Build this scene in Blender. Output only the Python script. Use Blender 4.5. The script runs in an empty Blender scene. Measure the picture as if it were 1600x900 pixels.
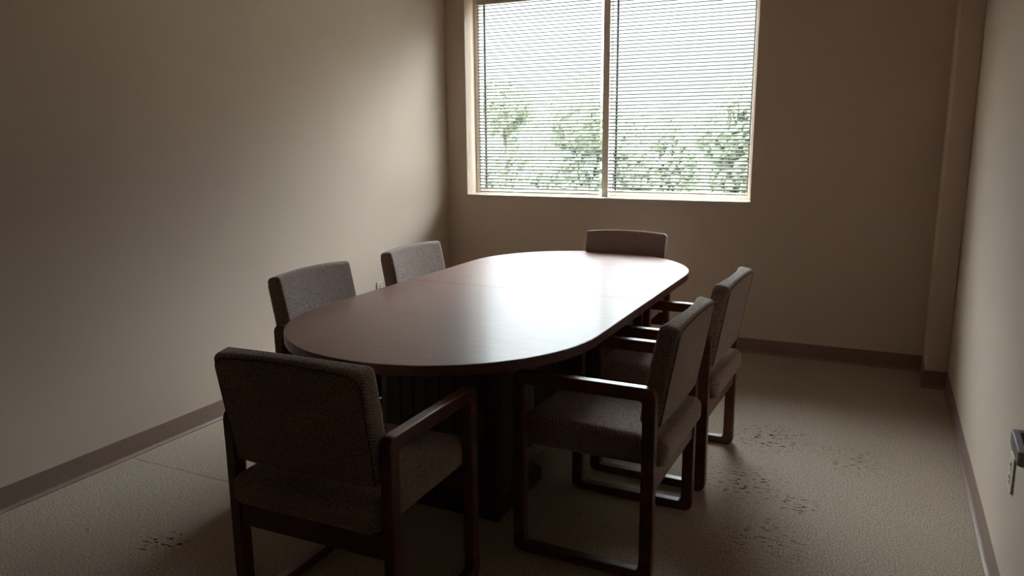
import bpy, bmesh, math, random
from mathutils import Vector, Matrix
random.seed(7)
S = bpy.context.scene
C = S.collection
PI = math.pi

# ------------------------------------------------------------------ camera, sky, exposure
CAM = dict(f=1193.24, yaw=0.4495, pitch=0.1947, roll=-0.0084, loc=(3.0513, -5.1915, 1.4452))
def make_camera():
    cd = bpy.data.cameras.new('camera'); co = bpy.data.objects.new('camera', cd); C.objects.link(co)
    cd.sensor_fit = 'HORIZONTAL'; cd.sensor_width = 36.0; cd.lens = CAM['f'] / 1600 * 36
    cd.clip_start = 0.02; cd.clip_end = 300
    cy, sy = math.cos(CAM['yaw']), math.sin(CAM['yaw']); cp, sp = math.cos(CAM['pitch']), math.sin(CAM['pitch'])
    fwd = Vector((-sy * cp, cy * cp, -sp)); right = Vector((cy, sy, 0)); up = right.cross(fwd)
    c, s = math.cos(CAM['roll']), math.sin(CAM['roll'])
    r2 = right * c + up * s; u2 = up * c - right * s
    m = Matrix((r2, u2, -fwd)).transposed().to_4x4(); m.translation = Vector(CAM['loc'])
    co.matrix_world = m
    S.camera = co
make_camera()
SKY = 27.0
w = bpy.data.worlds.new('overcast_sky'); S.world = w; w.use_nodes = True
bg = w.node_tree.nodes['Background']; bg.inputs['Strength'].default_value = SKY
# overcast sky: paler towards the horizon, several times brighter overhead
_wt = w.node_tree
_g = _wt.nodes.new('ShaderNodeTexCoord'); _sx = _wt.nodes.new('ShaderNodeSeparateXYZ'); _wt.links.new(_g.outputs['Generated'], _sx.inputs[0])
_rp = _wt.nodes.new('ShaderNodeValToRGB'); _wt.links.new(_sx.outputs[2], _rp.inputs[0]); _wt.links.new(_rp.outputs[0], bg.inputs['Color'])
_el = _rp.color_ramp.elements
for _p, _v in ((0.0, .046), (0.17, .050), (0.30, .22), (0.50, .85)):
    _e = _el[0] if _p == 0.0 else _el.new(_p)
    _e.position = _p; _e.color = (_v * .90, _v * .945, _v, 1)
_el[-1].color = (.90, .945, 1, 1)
# sky brightness raised towards -x, added to light the right-hand floor and wall
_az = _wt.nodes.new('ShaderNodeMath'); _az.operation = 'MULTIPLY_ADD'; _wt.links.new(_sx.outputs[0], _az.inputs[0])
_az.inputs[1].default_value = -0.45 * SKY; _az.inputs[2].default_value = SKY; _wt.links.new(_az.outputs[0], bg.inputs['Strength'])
S.view_settings.view_transform = 'Standard'; S.view_settings.look = 'None'
S.view_settings.gamma = 1.0; S.view_settings.use_curve_mapping = False
S.view_settings.exposure = 1.1
S.cycles.max_bounces = 16; S.cycles.diffuse_bounces = 10; S.cycles.glossy_bounces = 6
S.cycles.transparent_max_bounces = 24; S.cycles.transmission_bounces = 8
S.cycles.sample_clamp_indirect = 6.0
S.cycles.caustics_reflective = False; S.cycles.caustics_refractive = False

# ------------------------------------------------------------------ room dimensions (metres)
W = 3.474; YF = -5.70; H = 2.74
COLX, COLD = 3.359, 0.326
WL, WR, WZ0, WZ1, WD = 0.173, 2.2815, 1.0186, 2.47, 0.15
BH = 0.1016

# ------------------------------------------------------------------ materials
def srgb(r, g, b):
    f = lambda c: (c / 255 / 12.92) if c / 255 <= 0.04045 else ((c / 255 + 0.055) / 1.055) ** 2.4
    return (f(r), f(g), f(b), 1)
class NT:
    def __init__(s, name):
        s.m = bpy.data.materials.new(name); s.m.use_nodes = True; s.t = s.m.node_tree
        s.b = s.t.nodes['Principled BSDF']; s.out = s.t.nodes['Material Output']
    def n(s, typ, **kw):
        k = s.t.nodes.new(typ)
        for a, v in kw.items():
            if a == 'inp':
                for i, x in v.items():
                    if hasattr(x, 'is_output') or isinstance(x, bpy.types.NodeSocket): s.t.links.new(x, k.inputs[i])
                    else: k.inputs[i].default_value = x
            else: setattr(k, a, v)
        return k
    def link(s, a, b): s.t.links.new(a, b)
    def math(s, op, a, b=None, clamp=False):
        k = s.n('ShaderNodeMath', operation=op, use_clamp=clamp)
        for i, x in enumerate((a, b)):
            if x is None: continue
            if isinstance(x, (int, float)): k.inputs[i].default_value = x
            else: s.link(x, k.inputs[i])
        return k.outputs[0]
    def ramp(s, fac, stops):
        k = s.n('ShaderNodeValToRGB'); s.link(fac, k.inputs[0]); e = k.color_ramp.elements
        while len(e) < len(stops): e.new(0.5)
        for q, (p, c) in zip(e, stops): q.position = p; q.color = c
        return k.outputs[0]
    def mix(s, fac, a, b):
        k = s.n('ShaderNodeMix', data_type='RGBA')
        for i, x in ((0, fac), (6, a), (7, b)):
            if isinstance(x, (int, float, tuple)): k.inputs[i].default_value = x
            else: s.link(x, k.inputs[i])
        return k.outputs[2]
    def bump(s, h, strength, dist=0.002):
        k = s.n('ShaderNodeBump'); k.inputs['Strength'].default_value = strength; k.inputs['Distance'].default_value = dist
        s.link(h, k.inputs['Height']); s.link(k.outputs[0], s.b.inputs['Normal'])
    def set(s, rough=0.5, spec=0.5, metal=0.0, col=None):
        s.b.inputs['Roughness'].default_value = rough; s.b.inputs['Specular IOR Level'].default_value = spec
        s.b.inputs['Metallic'].default_value = metal
        if col is not None:
            if isinstance(col, tuple): s.b.inputs['Base Color'].default_value = col
            else: s.link(col, s.b.inputs['Base Color'])
        return s.m
def noise(t, scale, detail=3, vec=None, rough=0.5):
    k = t.n('ShaderNodeTexNoise'); k.inputs['Scale'].default_value = scale; k.inputs['Detail'].default_value = detail; k.inputs['Roughness'].default_value = rough
    if vec is None: vec = t.n('ShaderNodeTexCoord').outputs['Object']
    t.link(vec, k.inputs['Vector']); return k.outputs[0]
def scaled(t, sc, src='Object'):
    k = t.n('ShaderNodeMapping'); k.inputs['Scale'].default_value = sc
    t.link(t.n('ShaderNodeTexCoord').outputs[src], k.inputs['Vector']); return k.outputs[0]

def mat_paint(name, c, var=0.04):
    t = NT(name)
    a = tuple(x * (1 - var) for x in c[:3]) + (1,); b = tuple(min(1, x * (1 + var)) for x in c[:3]) + (1,)
    col = t.ramp(noise(t, 1.3, 4), [(0.3, a), (0.7, b)])
    t.bump(noise(t, 260, 2), 0.06, 0.001)
    return t.set(0.62, 0.35, 0, col)
def mat_plain(name, c, rough=0.5, spec=0.5, metal=0.0, bump=None):
    t = NT(name)
    a = tuple(x * 0.95 for x in c[:3]) + (1,); b = tuple(min(1, x * 1.05) for x in c[:3]) + (1,)
    col = t.ramp(noise(t, 40, 2), [(0.3, a), (0.7, b)])
    if bump: t.bump(noise(t, bump[0], 2), bump[1], 0.001)
    return t.set(rough, spec, metal, col)
def mat_carpet():
    t = NT('worn_taupe_carpet')
    P = t.n('ShaderNodeTexCoord').outputs['Object']
    fine = noise(t, 420, 3, P, 0.7); mid = noise(t, 95, 3, P, 0.65); big = noise(t, 1.6, 4, P)
    base = t.ramp(fine, [(0.3, srgb(150, 136, 122)), (0.7, srgb(210, 195, 179))])
    tuft = noise(t, 170, 2, P, 0.5)
    base = t.mix(t.math('MULTIPLY', t.math('SUBTRACT', tuft, 0.46, True), 5.0, True), base, srgb(118, 105, 93))
    base = t.mix(t.math('MULTIPLY', t.math('SUBTRACT', 0.44, tuft, True), 4.0, True), base, srgb(232, 218, 202))
    base = t.mix(t.math('MULTIPLY', t.math('SUBTRACT', mid, 0.42, True), 2.2, True), base, srgb(162, 147, 132))
    base = t.mix(t.math('MULTIPLY', t.math('SUBTRACT', big, 0.45, True), 1.6, True), base, srgb(160, 145, 128))
    sep = t.n('ShaderNodeSeparateXYZ'); t.link(P, sep.inputs[0])
    # stains: clusters of small dark flecks
    fl = noise(t, 55, 2, scaled(t, (0.55, 1.4, 1)), 0.5)
    fl = t.math('MULTIPLY', t.math('SUBTRACT', fl, 0.575, True), 14, True)
    tot = None
    for (x, y, r, k) in ((0.78, -3.44, 0.10, 1.0), (2.66, -1.50, 0.22, .6), (2.84, -2.16, 0.10, 1.0), (2.62, -2.05, .24, .45), (3.02, -1.62, .22, .3), (2.75, -2.5, .25, .3)):
        d = t.n('ShaderNodeVectorMath', operation='DISTANCE'); t.link(P, d.inputs[0]); d.inputs[1].default_value = (x, y, 0)
        g = t.math('MULTIPLY', t.math('SUBTRACT', 1.0, t.math('DIVIDE', d.outputs['Value'], r), True), 2.9 * k, True)
        tot = g if tot is None else t.math('MAXIMUM', tot, g)
    base = t.mix(t.math('MULTIPLY', fl, tot), base, srgb(26, 20, 17))
    # sparse specks all over
    sp = t.math('MULTIPLY', t.math('SUBTRACT', noise(t, 38, 2, P, .4), 0.71, True), 12, True)
    base = t.mix(t.math('MULTIPLY', sp, 0.6), base, srgb(50, 43, 37))
    # the seam between two carpet widths
    wob = t.math('MULTIPLY', t.math('SUBTRACT', noise(t, 6, 2, P), 0.5), 0.012)
    dy = t.math('ABSOLUTE', t.math('ADD', t.math('ADD', sep.outputs[1], 2.962), wob))
    ln = t.math('SUBTRACT', 1.0, t.math('DIVIDE', dy, 0.0035), True)
    brk = t.math('MULTIPLY', t.math('SUBTRACT', noise(t, 9, 2, P), 0.38, True), 6, True)
    ln = t.math('MULTIPLY', t.math('MULTIPLY', ln, brk), t.math('LESS_THAN', sep.outputs[0], 1.2))
    base = t.mix(t.math('MULTIPLY', ln, 0.8), base, srgb(40, 34, 29))
    t.bump(t.math('ADD', fine, t.math('MULTIPLY', mid, 0.8)), 0.4, 0.0009)
    return t.set(1.0, 0.05, 0, base)
def mat_fabric():
    t = NT('taupe_woven_fabric')
    P = t.n('ShaderNodeTexCoord').outputs['Object']
    sep = t.n('ShaderNodeSeparateXYZ'); t.link(P, sep.inputs[0]); x, y, zz = sep.outputs
    # diagonal ribs crossed by a finer stitch
    k = 2 * PI / 0.0085
    u = t.math('ADD', y, t.math('ADD', zz, t.math('MULTIPLY', x, 0.7)))
    v = t.math('SUBTRACT', y, t.math('ADD', zz, t.math('MULTIPLY', x, 0.7)))
    a = t.math('SINE', t.math('MULTIPLY', u, k)); b = t.math('SINE', t.math('MULTIPLY', v, k * 0.9))
    wv = t.math('ADD', t.math('MULTIPLY', a, 0.17), t.math('MULTIPLY', b, 0.09))
    n1 = noise(t, 190, 2, P, 0.6)
    h = t.math('ADD', t.math('ADD', wv, 0.5), t.math('MULTIPLY', t.math('SUBTRACT', n1, 0.5), 1.5), True)
    col = t.ramp(h, [(0.12, srgb(86, 71, 65)), (0.5, srgb(142, 124, 116)), (0.9, srgb(200, 181, 172))])
    t.bump(h, 0.55, 0.0015)
    t.b.inputs['Sheen Weight'].default_value = 0.25; t.b.inputs['Sheen Roughness'].default_value = 0.5
    return t.set(0.95, 0.15, 0, col)
def mat_wood(name, lo, hi, rough=0.35, axis=(3, 60, 60), spec=.5):
    t = NT(name)
    v = scaled(t, axis)
    n1 = noise(t, 1.0, 6, v, 0.62)
    col = t.ramp(n1, [(0.28, lo), (0.72, hi)])
    t.bump(n1, 0.05, 0.0006)
    return t.set(rough, spec, 0, col)
def mat_laminate():
    t = NT('mahogany_laminate')
    v = scaled(t, (5, 26, 5)); n1 = noise(t, 1.4, 7, v, 0.66)
    n2 = noise(t, 2.0, 5, scaled(t, (6, 60, 6)), 0.7)
    col = t.ramp(n1, [(0.3, srgb(122, 91, 80)), (0.7, srgb(134, 101, 90))])
    col = t.mix(t.math('MULTIPLY', t.math('SUBTRACT', n2, 0.55, True), 1.2, True), col, srgb(109, 80, 71))
    m = t.set(0.38, 0.12, 0, col)
    t.b.inputs['Coat Weight'].default_value = 0.16; t.b.inputs['Coat Roughness'].default_value = 0.13; t.b.inputs['Coat IOR'].default_value = 1.35
    return m
def mat_glass():
    t = NT('window_glass')
    tr = t.n('ShaderNodeBsdfTransparent'); tr.inputs[0].default_value = (0.93, 0.96, 0.95, 1)
    gl = t.n('ShaderNodeBsdfGlossy'); gl.inputs['Roughness'].default_value = 0.0
    lw = t.n('ShaderNodeLayerWeight'); lw.inputs[0].default_value = 0.5
    fr = t.math('ADD', 0.04, t.math('MULTIPLY', 0.9, t.math('POWER', lw.outputs['Facing'], 5.0)), True)
    mx = t.n('ShaderNodeMixShader'); t.link(fr, mx.inputs[0]); t.link(tr.outputs[0], mx.inputs[1]); t.link(gl.outputs[0], mx.inputs[2])
    t.link(mx.outputs[0], t.out.inputs[0]); return t.m
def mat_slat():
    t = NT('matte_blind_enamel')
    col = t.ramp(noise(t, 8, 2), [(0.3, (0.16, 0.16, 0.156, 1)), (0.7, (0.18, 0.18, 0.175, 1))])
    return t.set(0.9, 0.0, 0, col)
def mat_leaves(name, a, b, thin=0.5):
    t = NT(name)
    col = t.ramp(noise(t, 0.9, 3), [(0.3, a), (0.7, b)])
    t.set(0.9, 0.05, 0, col)
    if thin:
        tl = t.n('ShaderNodeBsdfTranslucent'); t.link(col, tl.inputs[0])
        mx = t.n('ShaderNodeMixShader'); mx.inputs[0].default_value = thin
        t.link(t.b.outputs[0], mx.inputs[1]); t.link(tl.outputs[0], mx.inputs[2]); t.link(mx.outputs[0], t.out.inputs[0])
    return t.m

M = {}
M['wall'] = mat_paint('warm_beige_wall_paint', srgb(208, 191, 174))
M['ceiling'] = mat_plain('white_ceiling_tile', srgb(214, 206, 194), 0.9, 0.2, bump=(120, 0.3))
M['carpet'] = mat_carpet()
M['vinyl'] = mat_plain('brown_vinyl_cove_base', srgb(136, 115, 104), 0.45, 0.4)
M['fabric'] = mat_fabric()
M['welt'] = mat_plain('dark_taupe_welt', srgb(84, 70, 64), 0.95, 0.1)
M['wood'] = mat_wood('dark_cherry_wood', srgb(64, 33, 22), srgb(110, 62, 42), 0.36, (14, 14, 14))
M['laminate'] = mat_laminate()
M['edge'] = mat_wood('dark_mahogany_edge', srgb(84, 50, 41), srgb(106, 66, 54), 0.38, (3, 3, 40))
M['base'] = mat_wood('dark_mahogany_pedestal', srgb(48, 27, 22), srgb(68, 40, 32), 0.4, (50, 50, 2))
M['glass'] = mat_glass()
M['slat'] = mat_slat()
M['rail'] = mat_plain('off_white_blind_rail', srgb(205, 201, 190), 0.4, 0.4)
M['frame'] = mat_plain('taupe_window_frame', srgb(236, 228, 220), 0.5, 0.4)
M['frame_shade'] = mat_plain('black_frame_shade', srgb(26, 25, 24), 0.6, 0.3)
M['cord'] = mat_plain('white_cord', srgb(222, 220, 212), 0.8, 0.2)
M['tassel'] = mat_plain('grey_plastic_tassel', srgb(96, 94, 88), 0.5, 0.4)
M['sill'] = mat_plain('beige_sill_paint', srgb(206, 196, 180), 0.45, 0.4)
M['plate'] = mat_plain('ivory_outlet_plastic', srgb(216, 208, 186), 0.4, 0.5)
M['slot'] = mat_plain('dark_slot', srgb(30, 27, 24), 0.7, 0.2)
M['metal'] = mat_plain('brushed_nickel', srgb(196, 196, 204), 0.5, 0.5, 1.0)
M['door'] = mat_wood('stained_door_veneer', srgb(92, 66, 46), srgb(124, 92, 66), 0.45, (20, 20, 2))
M['leaf_a'] = mat_leaves('light_green_leaves', srgb(122, 129, 110), srgb(140, 145, 126))
M['leaf_b'] = mat_leaves('mid_green_leaves', srgb(113, 120, 102), srgb(130, 136, 118))
M['bark'] = mat_plain('grey_bark', srgb(96, 84, 72), 0.9, 0.1)
M['grass'] = mat_leaves('dry_lawn', srgb(124, 114, 98), srgb(150, 140, 122), 0)

# ------------------------------------------------------------------ mesh helpers
def obj(name, bm, mat, parent=None, smooth=False, recalc=True):
    if recalc: bmesh.ops.recalc_face_normals(bm, faces=bm.faces[:])
    me = bpy.data.meshes.new(name); bm.to_mesh(me); bm.free()
    me.materials.append(mat)
    if smooth:
        for p in me.polygons: p.use_smooth = True
    o = bpy.data.objects.new(name, me); C.objects.link(o)
    if parent: o.parent = parent
    return o
def thing(name, label, cat, loc=(0, 0, 0), rz=0.0, group=None):
    o = bpy.data.objects.new(name, None); C.objects.link(o); o.location = loc; o.rotation_euler = (0, 0, rz)
    o['label'] = label; o['category'] = cat
    if group: o['group'] = group
    o.empty_display_size = 0.1
    return o
def struct(o, label=None, cat=None):
    o['kind'] = 'structure'
    if label: o['label'] = label
    if cat: o['category'] = cat
    return o
def box(bm, x0, x1, y0, y1, z0, z1, bev=0.0, seg=2):
    r = bmesh.ops.create_cube(bm, size=1.0)
    vs = r['verts']
    for v in vs:
        v.co = Vector((x0 + (v.co.x + .5) * (x1 - x0), y0 + (v.co.y + .5) * (y1 - y0), z0 + (v.co.z + .5) * (z1 - z0)))
    if bev > 0:
        es = list({e for v in vs for e in v.link_edges})
        bmesh.ops.bevel(bm, geom=es, offset=bev, segments=seg, profile=0.5, affect='EDGES')
def B(*a, **k):
    bm = bmesh.new(); box(bm, *a, **k); return bm
def extrude_poly(bm, pts, axis, a, b, bev=0.0, seg=2):
    """closed outline pts (2D) extruded between a and b along axis 'x','y' or 'z'"""
    mk = {'y': lambda p, q: (p[0], q, p[1]), 'x': lambda p, q: (q, p[0], p[1]), 'z': lambda p, q: (p[0], p[1], q)}[axis]
    A = [bm.verts.new(mk(p, a)) for p in pts]; Bv = [bm.verts.new(mk(p, b)) for p in pts]
    fa = bm.faces.new(A); fb = bm.faces.new(Bv[::-1]); n = len(pts)
    for i in range(n): bm.faces.new((A[i], Bv[i], Bv[(i + 1) % n], A[(i + 1) % n]))
    bmesh.ops.recalc_face_normals(bm, faces=bm.faces[:])
    if bev > 0:
        es = list(set(fa.edges) | set(fb.edges))
        bmesh.ops.bevel(bm, geom=es, offset=bev, segments=seg, profile=0.5, affect='EDGES')
def arc(cx, cy, r, a0, a1, n=6):
    return [(cx + r * math.cos(math.radians(a0 + (a1 - a0) * i / n)), cy + r * math.sin(math.radians(a0 + (a1 - a0) * i / n))) for i in range(n + 1)]
def tube(bm, path, r, n=8, closed=False):
    P = [Vector(p) for p in path]; rings = []
    m = len(P)
    for i, p in enumerate(P):
        a = P[(i - 1) % m] if (closed or i > 0) else p; b = P[(i + 1) % m] if (closed or i < m - 1) else p
        d = (b - a).normalized(); ref = Vector((0, 0, 1)) if abs(d.z) < .9 else Vector((0, 1, 0))
        u = d.cross(ref).normalized(); v = d.cross(u).normalized()
        rr = r[i] if isinstance(r, (list, tuple)) else r
        rings.append([bm.verts.new(p + (u * math.cos(2 * PI * k / n) + v * math.sin(2 * PI * k / n)) * rr) for k in range(n)])
    for i in range(m if closed else m - 1):
        a, b = rings[i], rings[(i + 1) % m]
        for k in range(n): bm.faces.new((a[k], a[(k + 1) % n], b[(k + 1) % n], b[k]))
    if not closed:
        bm.faces.new(rings[0][::-1]); bm.faces.new(rings[-1])
def cushion(sx, sy, sz, r, n, warp):
    """rounded block of half sizes sx,sy,sz, edge radius r; every vertex goes through warp(x,y,z)"""
    bm = bmesh.new()
    def line(h, k):
        core = h - r
        inner = [-core + 2 * core * i / k for i in range(k + 1)]
        e = [r * math.sin(a * PI / 8) for a in (1, 2, 3, 4)]
        # edge samples beyond the core are spread so the sphere projection stays even
        out = [core + r * math.tan(a * PI / 16) for a in (1, 2, 3, 4)]
        return [-o for o in out[::-1]] + inner + out
    X, Y, Z = line(sx, n[0]), line(sy, n[1]), line(sz, n[2])
    cache = {}
    def vert(i, j, k):
        key = (i, j, k)
        if key not in cache:
            p = Vector((X[i], Y[j], Z[k]))
            c = Vector((max(-sx + r, min(sx - r, p.x)), max(-sy + r, min(sy - r, p.y)), max(-sz + r, min(sz - r, p.z))))
            d = p - c
            q = c + d.normalized() * r if d.length > 1e-9 else c
            cache[key] = bm.verts.new(warp(q.x, q.y, q.z))
        return cache[key]
    nx, ny, nz = len(X) - 1, len(Y) - 1, len(Z) - 1
    for j in range(ny):
        for k in range(nz):
            for i in (0, nx): bm.faces.new((vert(i, j, k), vert(i, j + 1, k), vert(i, j + 1, k + 1), vert(i, j, k + 1)))
    for i in range(nx):
        for k in range(nz):
            for j in (0, ny): bm.faces.new((vert(i, j, k), vert(i + 1, j, k), vert(i + 1, j, k + 1), vert(i, j, k + 1)))
        for j in range(ny):
            for k in (0, nz): bm.faces.new((vert(i, j, k), vert(i + 1, j, k), vert(i + 1, j + 1, k), vert(i, j + 1, k)))
    return bm

# ------------------------------------------------------------------ the room
struct(obj('floor', B(-0.2, W + 1.2, YF - .1, 0.05, -0.12, 0.0), M['carpet']), 'worn taupe carpet floor with dark stains', 'floor')
struct(obj('ceiling', B(-0.2, W + 1.2, YF - .1, 0.3, H, H + 0.15), M['ceiling']))
struct(obj('wall_left', B(-0.2, 0.0, YF - .1, 0.25, 0, H), M['wall']), 'long beige wall on the left', 'wall')
def wall_back():
    bm = bmesh.new()
    T = 0.25
    box(bm, 0, WL, 0, T, 0, H); box(bm, WR, W, 0, T, 0, H)
    box(bm, WL, WR, 0, T, 0, WZ0 - .022); box(bm, WL, WR, 0, T, WZ1, H)
    bmesh.ops.remove_doubles(bm, verts=bm.verts[:], dist=1e-5)
    return bm
struct(obj('wall_back', wall_back(), M['wall']), 'beige end wall around the window', 'wall')
DY0, DY1, DH = -4.46, -3.54, 2.05          # doorway in the right wall, out of the frame
def wall_right():
    bm = bmesh.new(); T = 0.12
    box(bm, W, W + T, DY1, 0.25, 0, H); box(bm, W, W + T, YF - .1, DY0, 0, H); box(bm, W, W + T, DY0, DY1, DH, H)
    return bm
struct(obj('wall_right', wall_right(), M['wall']), 'beige wall on the right', 'wall')
struct(obj('wall_front', B(0, W, YF - .1, YF, 0, H), M['door']))
def closet():
    bm = bmesh.new()
    box(bm, W + 1.05, W + 1.15, DY0 - .3, DY1 + .3, 0, H); box(bm, W + .12, W + 1.05, DY0 - .4, DY0 - .3, 0, H); box(bm, W + .12, W + 1.05, DY1 + .3, DY1 + .4, 0, H)
    return bm
struct(obj('wall_hallway', closet(), M['wall']))
struct(obj('wall_column', B(COLX, W, -COLD, 0, 0, H, bev=0.006), M['wall']), 'boxed-out beige column in the right rear corner', 'column')

def cove(name, p0, p1, nrm, label):
    """vinyl base with a toe curving out at the floor, from p0 to p1, nrm points into the room"""
    prof = [(0.0, 0.0), (0.0, BH), (0.002, BH), (0.003, BH - .002), (0.003, 0.017), (0.0045, 0.0125), (0.008, 0.0085), (0.0145, 0.0045), (0.0145, 0.0)]
    bm = bmesh.new(); rings = []
    for p in (p0, p1):
        rings.append([bm.verts.new((p[0] + nrm[0] * a, p[1] + nrm[1] * a, b)) for a, b in prof])
    n = len(prof)
    for i in range(n): bm.faces.new((rings[0][i], rings[0][(i + 1) % n], rings[1][(i + 1) % n], rings[1][i]))
    bm.faces.new(rings[0]); bm.faces.new(rings[1][::-1])
    return struct(obj(name, bm, M['vinyl']), label, 'baseboard')
cove('baseboard_left', (0, YF), (0, 0), (1, 0), 'brown vinyl baseboard along the left wall')
cove('baseboard_back', (0, 0), (COLX, 0), (0, -1), 'brown vinyl baseboard below the window wall')
cove('baseboard_column', (COLX - .0145, -COLD), (W, -COLD), (0, -1), 'short brown baseboard across the column front')
cove('baseboard_return', (COLX, -COLD - .0145), (COLX, 0), (-1, 0), 'short brown baseboard on the column side')
cove('baseboard_right', (W, DY1), (W, -COLD), (-1, 0), 'brown vinyl baseboard along the right wall')

# ---- window
FY0, FY1 = WD, WD + 0.05
ZB, ZT = WZ0 + .0, WZ1
win = thing('window_1', 'wide two-pane window behind white blinds', 'window', (0, 0, 0)); struct(win)
def wframe():
    bm = bmesh.new(); t = 0.042
    box(bm, WL, WL + t, FY0, FY1, ZB, ZT, .003, 1); box(bm, WR - t, WR, FY0, FY1, ZB, ZT, .003, 1)
    box(bm, WL + t, WR - t, FY0, FY1, ZB, ZB + .038, .003, 1); box(bm, WL + t, WR - t, FY0, FY1, ZT - t, ZT, .003, 1)
    return bm
obj('window_frame', wframe(), M['frame'], win)
MX = 1.249
obj('mullion', B(MX - .023, MX + .023, FY0 - .055, FY1, ZB, ZT, bev=.003), M['frame'], win)
for x0, x1 in ((WL + .042, MX - .023), (MX + .023, WR - .042)):
    p = obj('window_pane', B(x0, x1, FY0 + .024, FY0 + .030, ZB + .038, ZT - .042), M['glass'], win)
    g = bmesh.new()
    box(g, x0 + .022, x0 + .034, FY0 + .031, FY0 + .043, ZB + .038, ZT - .042); box(g, x1 - .012, x1 - .001, FY0 + .031, FY0 + .043, ZB + .038, ZT - .042)
    obj('frame_shade_strip', g, M['frame_shade'], p)  # black strips put the outer frame's backlit shade into colour
def sill():
    bm = bmesh.new(); extrude_poly(bm, [(-.012, WZ0 - .020), (-.012, WZ0 - .005)] + arc(-.007, WZ0 - .005, .005, 180, 90, 4) + [(WD, WZ0), (WD, WZ0 - .020)], 'x', WL - .002, WR + .002, 0)
    return bm
obj('window_sill', sill(), M['sill'], win)

# ---- mini blinds
def make_blind(x0, x1, zbot, label, ladders, pull_x, wand_x, tassel_z):
    yb = 0.115
    b = thing('window_blind', label, 'blind', (0.5 * (x0 + x1), yb, WZ1), 0, 'white mini blinds in the window')
    cx = 0.5 * (x0 + x1); hw = 0.5 * (x1 - x0); L = lambda z: z - WZ1
    obj('headrail', B(-hw, hw, -.02, .02, L(2.415), 0.0, bev=.003), M['rail'], b)
    sb = bmesh.new(); pitch = 0.024; z = 2.405; tilt = math.radians(21); wd = 0.0125
    zs = []
    while z > zbot + .018: zs.append(z); z -= pitch
    for z in zs:
        pr = []
        for k in range(7):
            s = -1 + k / 3; cr = 0.0032 * (1 - s * s)
            pr.append((s * wd, cr))
        loop = pr + [(a, c - .0006) for a, c in pr[::-1]]
        # inner edge (towards the room, -y) hangs lower
        loop = [(a * math.cos(tilt) - c * math.sin(tilt), a * math.sin(tilt) + c * math.cos(tilt) + L(z)) for a, c in loop]
        extrude_poly(sb, loop, 'x', -hw + .003, hw - .003)
    obj('slats', sb, M['slat'], b, smooth=False)
    obj('bottom_rail', B(-hw + .003, hw - .003, -.012, .012, L(zbot), L(zbot + .011), bev=.003), M['rail'], b)
    for lx in ladders:
        lb = bmesh.new()
        for yy in (-.0135, .0135): tube(lb, [(lx - cx, yy, L(zbot + .004)), (lx - cx, yy, L(2.42))], .0008, 6)
        obj('ladder_cord', lb, M['cord'], b)
    pb = bmesh.new(); tube(pb, [(pull_x - cx, -.021, L(2.42)), (pull_x - cx, -.021, L(tassel_z + .012))], .0009, 6)
    pc = obj('pull_cord', pb, M['cord'], b)
    tb = bmesh.new(); zz = L(tassel_z)
    tube(tb, [(pull_x - cx, -.021, zz + .014), (pull_x - cx, -.021, zz + .010), (pull_x - cx, -.021, zz - .008), (pull_x - cx, -.021, zz - .016)], [.0015, .0038, .0052, .0030], 10)
    obj('tassel', tb, M['tassel'], pc, smooth=True)
    wb = bmesh.new(); tube(wb, [(wand_x - cx, -.022, L(2.42)), (wand_x - cx + .003, -.022, L(1.62))], .002, 6)
    obj('tilt_wand', wb, M['cord'], b)
    return b
make_blind(.219, 1.209, 1.030, 'white mini blind in the left half of the window, left of the mullion', (.366, .712, 1.046), 1.145, .276, 1.597)
make_blind(1.268, 2.250, 1.050, 'white mini blind in the right half of the window, right of the mullion', (1.42, 1.75, 2.101), 2.199, 1.293, 1.589)

# ---- outlets
def outlet(label, loc, rz):
    t = thing('wall_outlet', label, 'outlet', loc, rz)
    obj('cover_plate', B(-.035, .035, -.007, 0, -.057, .057, bev=.002), M['plate'], t)
    for dz in (.0195, -.0195):
        bm = bmesh.new()
        pts = arc(0, dz, .0172, 35, 145, 8) + arc(0, dz, .0172, 215, 325, 8)
        extrude_poly(bm, pts, 'y', -.0085, -.005, .0006, 1)
        r = obj('receptacle', bm, M['plate'], t)
        sl = bmesh.new()
        for sx in (-.0063, .0063): box(sl, sx - .0013, sx + .0013, -.0092, -.007, dz + .001, dz + .010)
        box(sl, -.0022, .0022, -.0092, -.007, dz - .011, dz - .0065)
        obj('slot', sl, M['slot'], r)
    sc = bmesh.new(); tube(sc, [(0, -.0075, 0), (0, -.005, 0)], .003, 10); obj('screw', sc, M['plate'], t)
    return t
outlet('ivory duplex outlet low on the left wall behind the table', (0.0, -.958, .428), PI / 2)
outlet('ivory duplex outlet low on the right wall behind the door lever', (W, -2.60, .440), -PI / 2)

# ---- door standing ajar in the right wall, only its lever reaches into the frame
d = thing('door_1', 'chrome lever on a wooden door at the right edge', 'door', (W - .005, DY0 + .01, 0), math.radians(4.0)); struct(d)
obj('door_leaf', B(-.042, 0, 0, .90, .012, DH - .015, bev=.002), M['door'], d)
def lever():
    bm = bmesh.new(); x1 = -.042; xo = x1 - .062; ye = .885; z0, z1 = .876, .904
    pts = [(x1, ye), (x1, ye - .016), (xo + .012, ye - .016), (xo + .002, ye - .108), (x1 - .012, ye - .108), (x1 - .012, ye - .122)] + arc(xo - .001, ye - .112, .010, 270, 180, 4) + arc(xo + .006, ye - .006, .006, 180, 90, 4)
    extrude_poly(bm, pts, 'z', z0, z1, .0022, 2)
    return bm
def rose():
    bm = bmesh.new(); tube(bm, [(-.050, .872, .890), (-.042, .872, .890)], .027, 24); return bm
h = obj('door_lever', lever(), M['metal'], d)
obj('rose', rose(), M['metal'], h)

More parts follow.
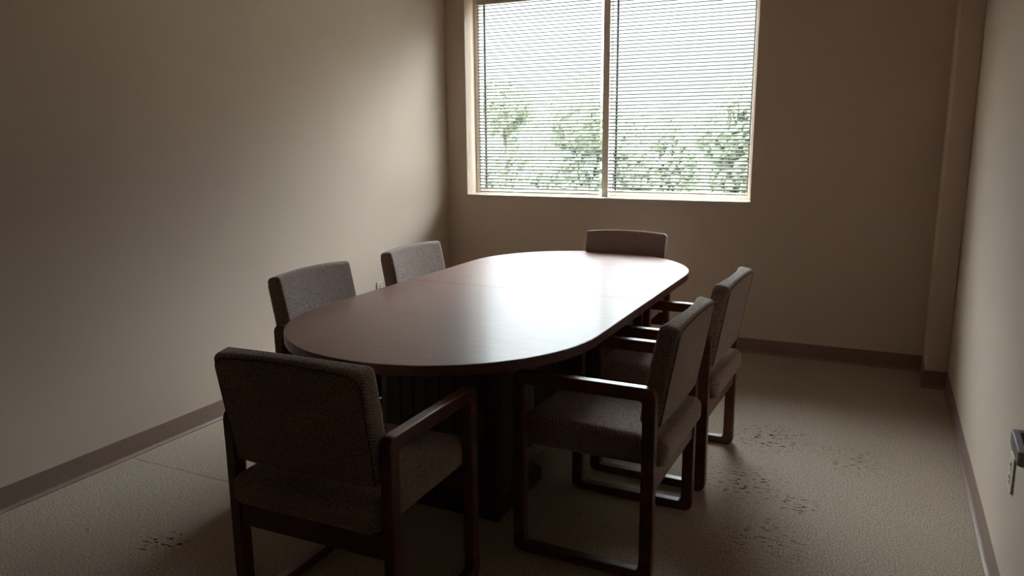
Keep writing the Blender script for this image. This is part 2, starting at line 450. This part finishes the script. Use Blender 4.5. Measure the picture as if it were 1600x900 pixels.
# ------------------------------------------------------------------ conference table
TX, TY, TW, TL, TZ, TT = 1.545, -1.979, 1.25, 2.595, 0.74, 0.036
tab = thing('conference_table', 'long racetrack conference table with dark mahogany laminate top', 'table', (TX, TY, 0), -.0043)
def half_outline(sgn, inset=0.0, seam=0.0006):
    r = TW / 2; s = TL / 2 - r; n = 36
    a = [(((r - inset)) * math.cos(PI * i / n), s + ((r - inset)) * math.sin(PI * i / n)) for i in range(n + 1)]
    pts = [(r - inset, seam)] + a + [(-(r - inset), seam)]
    return pts if sgn > 0 else [(-x, -y) for x, y in pts]
for sg in (-1, 1):
    bm = bmesh.new(); extrude_poly(bm, half_outline(sg, .002), 'z', TZ - TT + .001, TZ, .0012, 2)
    top = obj('tabletop', bm, M['laminate'], tab)
    bm = bmesh.new()
    o = half_outline(sg, 0.0); i_ = half_outline(sg, .0022)
    n = len(o); z0, z1 = TZ - TT, TZ - .0012
    V = [[bm.verts.new((x, y, z)) for x, y in pp] for pp, z in ((o, z0), (o, z1), (i_, z1), (i_, z0))]
    for k in range(n - 1):
        for a, b in ((0, 1), (1, 2), (2, 3), (3, 0)): bm.faces.new((V[a][k], V[a][k + 1], V[b][k + 1], V[b][k]))
    for k in (0, n - 1): bm.faces.new([V[a][k] for a in range(4)])
    obj('edge_band', bm, M['edge'], top)
def pedestal(cy):
    bm = bmesh.new(); hx, hy = .272, .20
    # a slab pedestal with rounded ends and upright grooves
    pts = []
    per = arc(hx - .06, hy - .06, .06, 0, 90, 6) + arc(-hx + .06, hy - .06, .06, 90, 180, 6) + arc(-hx + .06, -hy + .06, .06, 180, 270, 6) + arc(hx - .06, -hy + .06, .06, 270, 360, 6)
    m = len(per)
    for i in range(m):
        a = Vector(per[i]); b = Vector(per[(i + 1) % m]); L = (b - a).length
        pts.append(tuple(a))
        if L > .1:
            nrm = Vector((b - a)).normalized(); nrm = Vector((nrm.y, -nrm.x)); q = int(L / .055)
            for k in range(1, q):
                c = a.lerp(b, k / q); dd = (b - a).normalized()
                pts += [tuple(c - dd * .003), tuple(c - nrm * .005), tuple(c + dd * .003)]
    extrude_poly(bm, [(x, y + cy) for x, y in pts], 'z', 0.06, TZ - TT - .0005)
    p = obj('pedestal', bm, M['base'], tab)
    obj('plinth', B(-hx - .012, hx + .012, cy - hy - .012, cy + hy + .012, 0, .06, bev=.004), M['base'], p)
pedestal(-.60); pedestal(.57)
obj('stretcher_panel', B(-.012, .012, -.40, .37, .30, TZ - TT - .0005), M['base'], tab)

# ------------------------------------------------------------------ guest armchairs
LR, LF, HW, HA = .239, .266, .293, .667
LT, LD, AT = .038, .045, .045
XB, ZBk, XT, ZTk, BW, TH = -.240, .517, -.300, .855, .2545, .072
def side_pieces(s):
    """armrest with its two rounded corners, sled runner with its two, and the two legs between"""
    y0, y1 = sorted((s * HW, s * (HW - LT)))
    st = .085; ri, ro = .012, .030
    arm = bmesh.new()
    out = [(LF, HA - st)] + arc(LF - ro, HA - ro, ro, 0, 90, 6) + arc(-LR + ro, HA - ro, ro, 90, 180, 6) + [(-LR, HA - st), (-LR + LD, HA - st)]
    inn = arc(-LR + LD + ri, HA - AT - ri, ri, 180, 90, 4) + arc(LF - LD - ri, HA - AT - ri, ri, 90, 0, 4) + [(LF - LD, HA - st)]
    extrude_poly(arm, out + inn, 'y', y0, y1, .005, 3)
    run = bmesh.new(); rt = .034; sr = .07
    out = [(-LR, sr)] + arc(-LR + ro, ro, ro, 180, 270, 6) + arc(LF - ro, ro, ro, 270, 360, 6) + [(LF, sr), (LF - LD, sr)]
    inn = arc(LF - LD - ri, rt + ri, ri, 0, -90, 4) + arc(-LR + LD + ri, rt + ri, ri, 270, 180, 4) + [(-LR + LD, sr)]
    extrude_poly(run, out + inn, 'y', y0, y1, .004, 2)
    e = .0006
    legs = []
    for a, b in ((-LR, -LR + LD), (LF - LD, LF)):
        l = bmesh.new(); extrude_poly(l, [(a + e, sr), (b - e, sr), (b - e, HA - st), (a + e, HA - st)], 'y', y0 + e, y1 - e)
        es = [ed for ed in l.edges if abs(ed.verts[0].co.z - ed.verts[1].co.z) > .1]
        bmesh.ops.bevel(l, geom=es, offset=.0045, segments=2, profile=.5, affect='EDGES')
        legs.append(l)
    return arm, run, legs
def back_warp(u, y, v):
    # u depth from the middle (+ front), v height from the middle
    hv = (ZTk - ZBk) / 2 / math.cos(math.atan2(XT - XB, ZTk - ZBk))
    d = Vector((XT - XB, 0, ZTk - ZBk)).normalized(); nrm = Vector((d.z, 0, -d.x))
    q = max(0.0, 1 - (y / BW) ** 2); tt = (v + hv) / (2 * hv)
    dep = u + TH / 2
    dep *= 1 - 0.34 * q * (0.45 + .55 * tt)                   # hollow across the front
    dep += .006 * math.sin(PI * max(0, min(1, tt))) * (dep / TH)
    v2 = v + (.014 * q * tt if v > 0 else -.010 * q * (1 - tt))
    yy = y * (1 - .012 * (1 - tt))
    P = Vector((XB, 0, ZBk)) + d * (v2 + hv) + nrm * dep
    return Vector((P.x, yy, P.z))
def make_chair(label):
    t = thing('armchair', label, 'chair', (0, 0, 0), 0, 'wooden armchairs around the conference table')
    for s in (1, -1):
        arm, run, legs = side_pieces(s)
        obj('armrest', arm, M['wood'], t)
        obj('runner', run, M['wood'], t)
        for l in legs: obj('leg', l, M['wood'], t)
    iw = HW - LT
    obj('rear_rail', B(-LR + .008, -LR + .032, -iw, iw, .305, .385, bev=.003), M['wood'], t)
    obj('front_rail', B(LF - .037, LF - .013, -iw, iw, .315, .375, bev=.003), M['wood'], t)
    sx0, sx1 = -.268, .262; cz, hz = .439, .055
    def seat_warp(x, y, z):
        q = max(0, 1 - (y / .254) ** 2); p = max(0, 1 - (x / .265) ** 2)
        zz = z + (.010 * q * p if z > 0 else 0) - (.012 * max(0, -x / .265) if z > 0 else 0)
        ww = 1 - .0
        return Vector((x + (sx0 + sx1) / 2, y * ww, zz + cz))
    obj('seat', cushion((sx1 - sx0) / 2, .2535, hz, .032, (10, 10, 2), seat_warp), M['fabric'], t, smooth=True)
    hv = (ZTk - ZBk) / 2 / math.cos(math.atan2(XT - XB, ZTk - ZBk))
    bk = obj('backrest', cushion(TH / 2, BW, hv, .019, (2, 14, 10), back_warp), M['fabric'], t, smooth=True)
    # welt along the edge of the rear panel
    wb = bmesh.new(); ry, rv, rr = BW - .009, hv - .010, .030
    loop = [(ry, -rv * .98), (ry, -rv * .5), (ry, 0), (ry, rv * .5)] + arc(ry - rr, rv - rr, rr, 0, 90, 6) + [(ry * (1 - k / 5) - ry * k / 5, rv) for k in range(1, 5)] + arc(-ry + rr, rv - rr, rr, 90, 180, 6) + [(-ry, rv * .5), (-ry, 0), (-ry, -rv * .5), (-ry, -rv * .98)]
    tube(wb, [back_warp(-TH / 2 + .0012, a, b) for a, b in loop], .0019, 6)
    obj('welt', wb, M['welt'], bk, smooth=True)
    return t
def copy_tree(o, parent=None):
    c = o.copy(); C.objects.link(c)
    if parent: c.parent = parent
    for ch in list(o.children): copy_tree(ch, c)
    return c
SPOTS = [
    (1.640, -3.397, 1.591, 'armchair in front, seen from behind, at the near end of the table'),
    (2.232, -2.652, 3.123, 'right-hand armchair nearer the camera, its back turned to the right wall'),
    (2.256, -1.913, 3.111, 'right-hand armchair farther from the camera, half hidden behind its neighbour'),
    (0.988, -2.484, 0.013, 'left-hand armchair nearer the camera, between table and left wall'),
    (1.017, -1.693, -.010, 'left-hand armchair farther from the camera, beside the left wall outlet'),
    (1.650, -0.899, -1.550, 'armchair at the far end of the table under the window'),
]
proto = make_chair(SPOTS[0][3])
for i, (x, y, a, lab) in enumerate(SPOTS):
    o = proto if i == 0 else copy_tree(proto)
    o.location = (x, y, 0); o.rotation_euler = (0, 0, a); o['label'] = lab

# ------------------------------------------------------------------ outside: lawn and trees
GZ = -4.0
g = obj('lawn', B(-60, 40, 1.2, 90, GZ - .3, GZ), M['grass']); g['kind'] = 'structure'; g['label'] = 'dry pale lawn outside below the window'; g['category'] = 'lawn'
def tree(x, y, h, r, mat, label, seed):
    rnd = random.Random(seed)
    t = thing('tree', label, 'tree', (x, y, GZ), 0, 'trees beyond the window')
    tb = bmesh.new(); tube(tb, [(0, 0, 0), (.05, .02, h * .35), (0, .05, h * .8)], [.2, .15, .05], 8)
    obj('trunk', tb, M['bark'], t, smooth=True)
    blobs = []
    for k in range(11):
        a = rnd.uniform(0, 2 * PI); q = rnd.uniform(0, .62) * r; zz = rnd.uniform(.22, .86) * h
        br = r * rnd.uniform(.42, .62) * (1.1 - .55 * max(0, zz / h - .5) * 2)
        blobs.append((q * math.cos(a), q * math.sin(a), zz, br))
    blobs.append((0, 0, h * .86, r * .42))
    fb = bmesh.new()
    for bx, by, bz, br in blobs:
        for k in range(620):
            u = Vector((rnd.gauss(0, 1), rnd.gauss(0, 1), rnd.gauss(0, 1))).normalized() * br * rnd.uniform(.72, 1.05)
            p = Vector((bx, by, bz)) + Vector((u.x, u.y, u.z * .85))
            n1 = Vector((rnd.gauss(0, 1), rnd.gauss(0, 1), rnd.gauss(0, 1))).normalized(); n2 = n1.orthogonal().normalized(); n3 = n1.cross(n2)
            s = rnd.uniform(.10, .19)
            fb.faces.new([fb.verts.new(p + n2 * s), fb.verts.new(p + n3 * s * .55), fb.verts.new(p - n2 * s), fb.verts.new(p - n3 * s * .55)])
    f = obj('foliage', fb, mat, t, recalc=False)
    return t
TREES = [
    (-9.0, 14.0, 8.2, 2.3, 'leaf_b', 'green tree outside, at the left edge of the left blind'),
    (-10.6, 22.5, 7.9, 2.9, 'leaf_a', 'pale green tree outside, left of middle of the left blind'),
    (-4.3, 14.5, 6.7, 2.2, 'leaf_b', 'pointed green tree outside, behind the middle of the left blind'),
    (-4.6, 22.0, 6.4, 2.9, 'leaf_a', 'low pale green tree outside, behind the window mullion'),
    (0.1, 16.2, 6.9, 2.1, 'leaf_b', 'green tree outside, behind the middle of the right blind'),
    (1.4, 21.6, 8.4, 2.9, 'leaf_a', 'tall green tree outside, at the right edge of the right blind'),
    (-10.0, 30.0, 8.4, 3.4, 'leaf_a', 'distant green tree outside, low behind the left blind'),
    (-2.2, 29.5, 8.0, 3.4, 'leaf_a', 'distant green tree outside, low behind the right blind'),
]
for i, (x, y, h_, r_, m_, lab) in enumerate(TREES): tree(x, y, h_, r_, M[m_], lab, 100 + i)
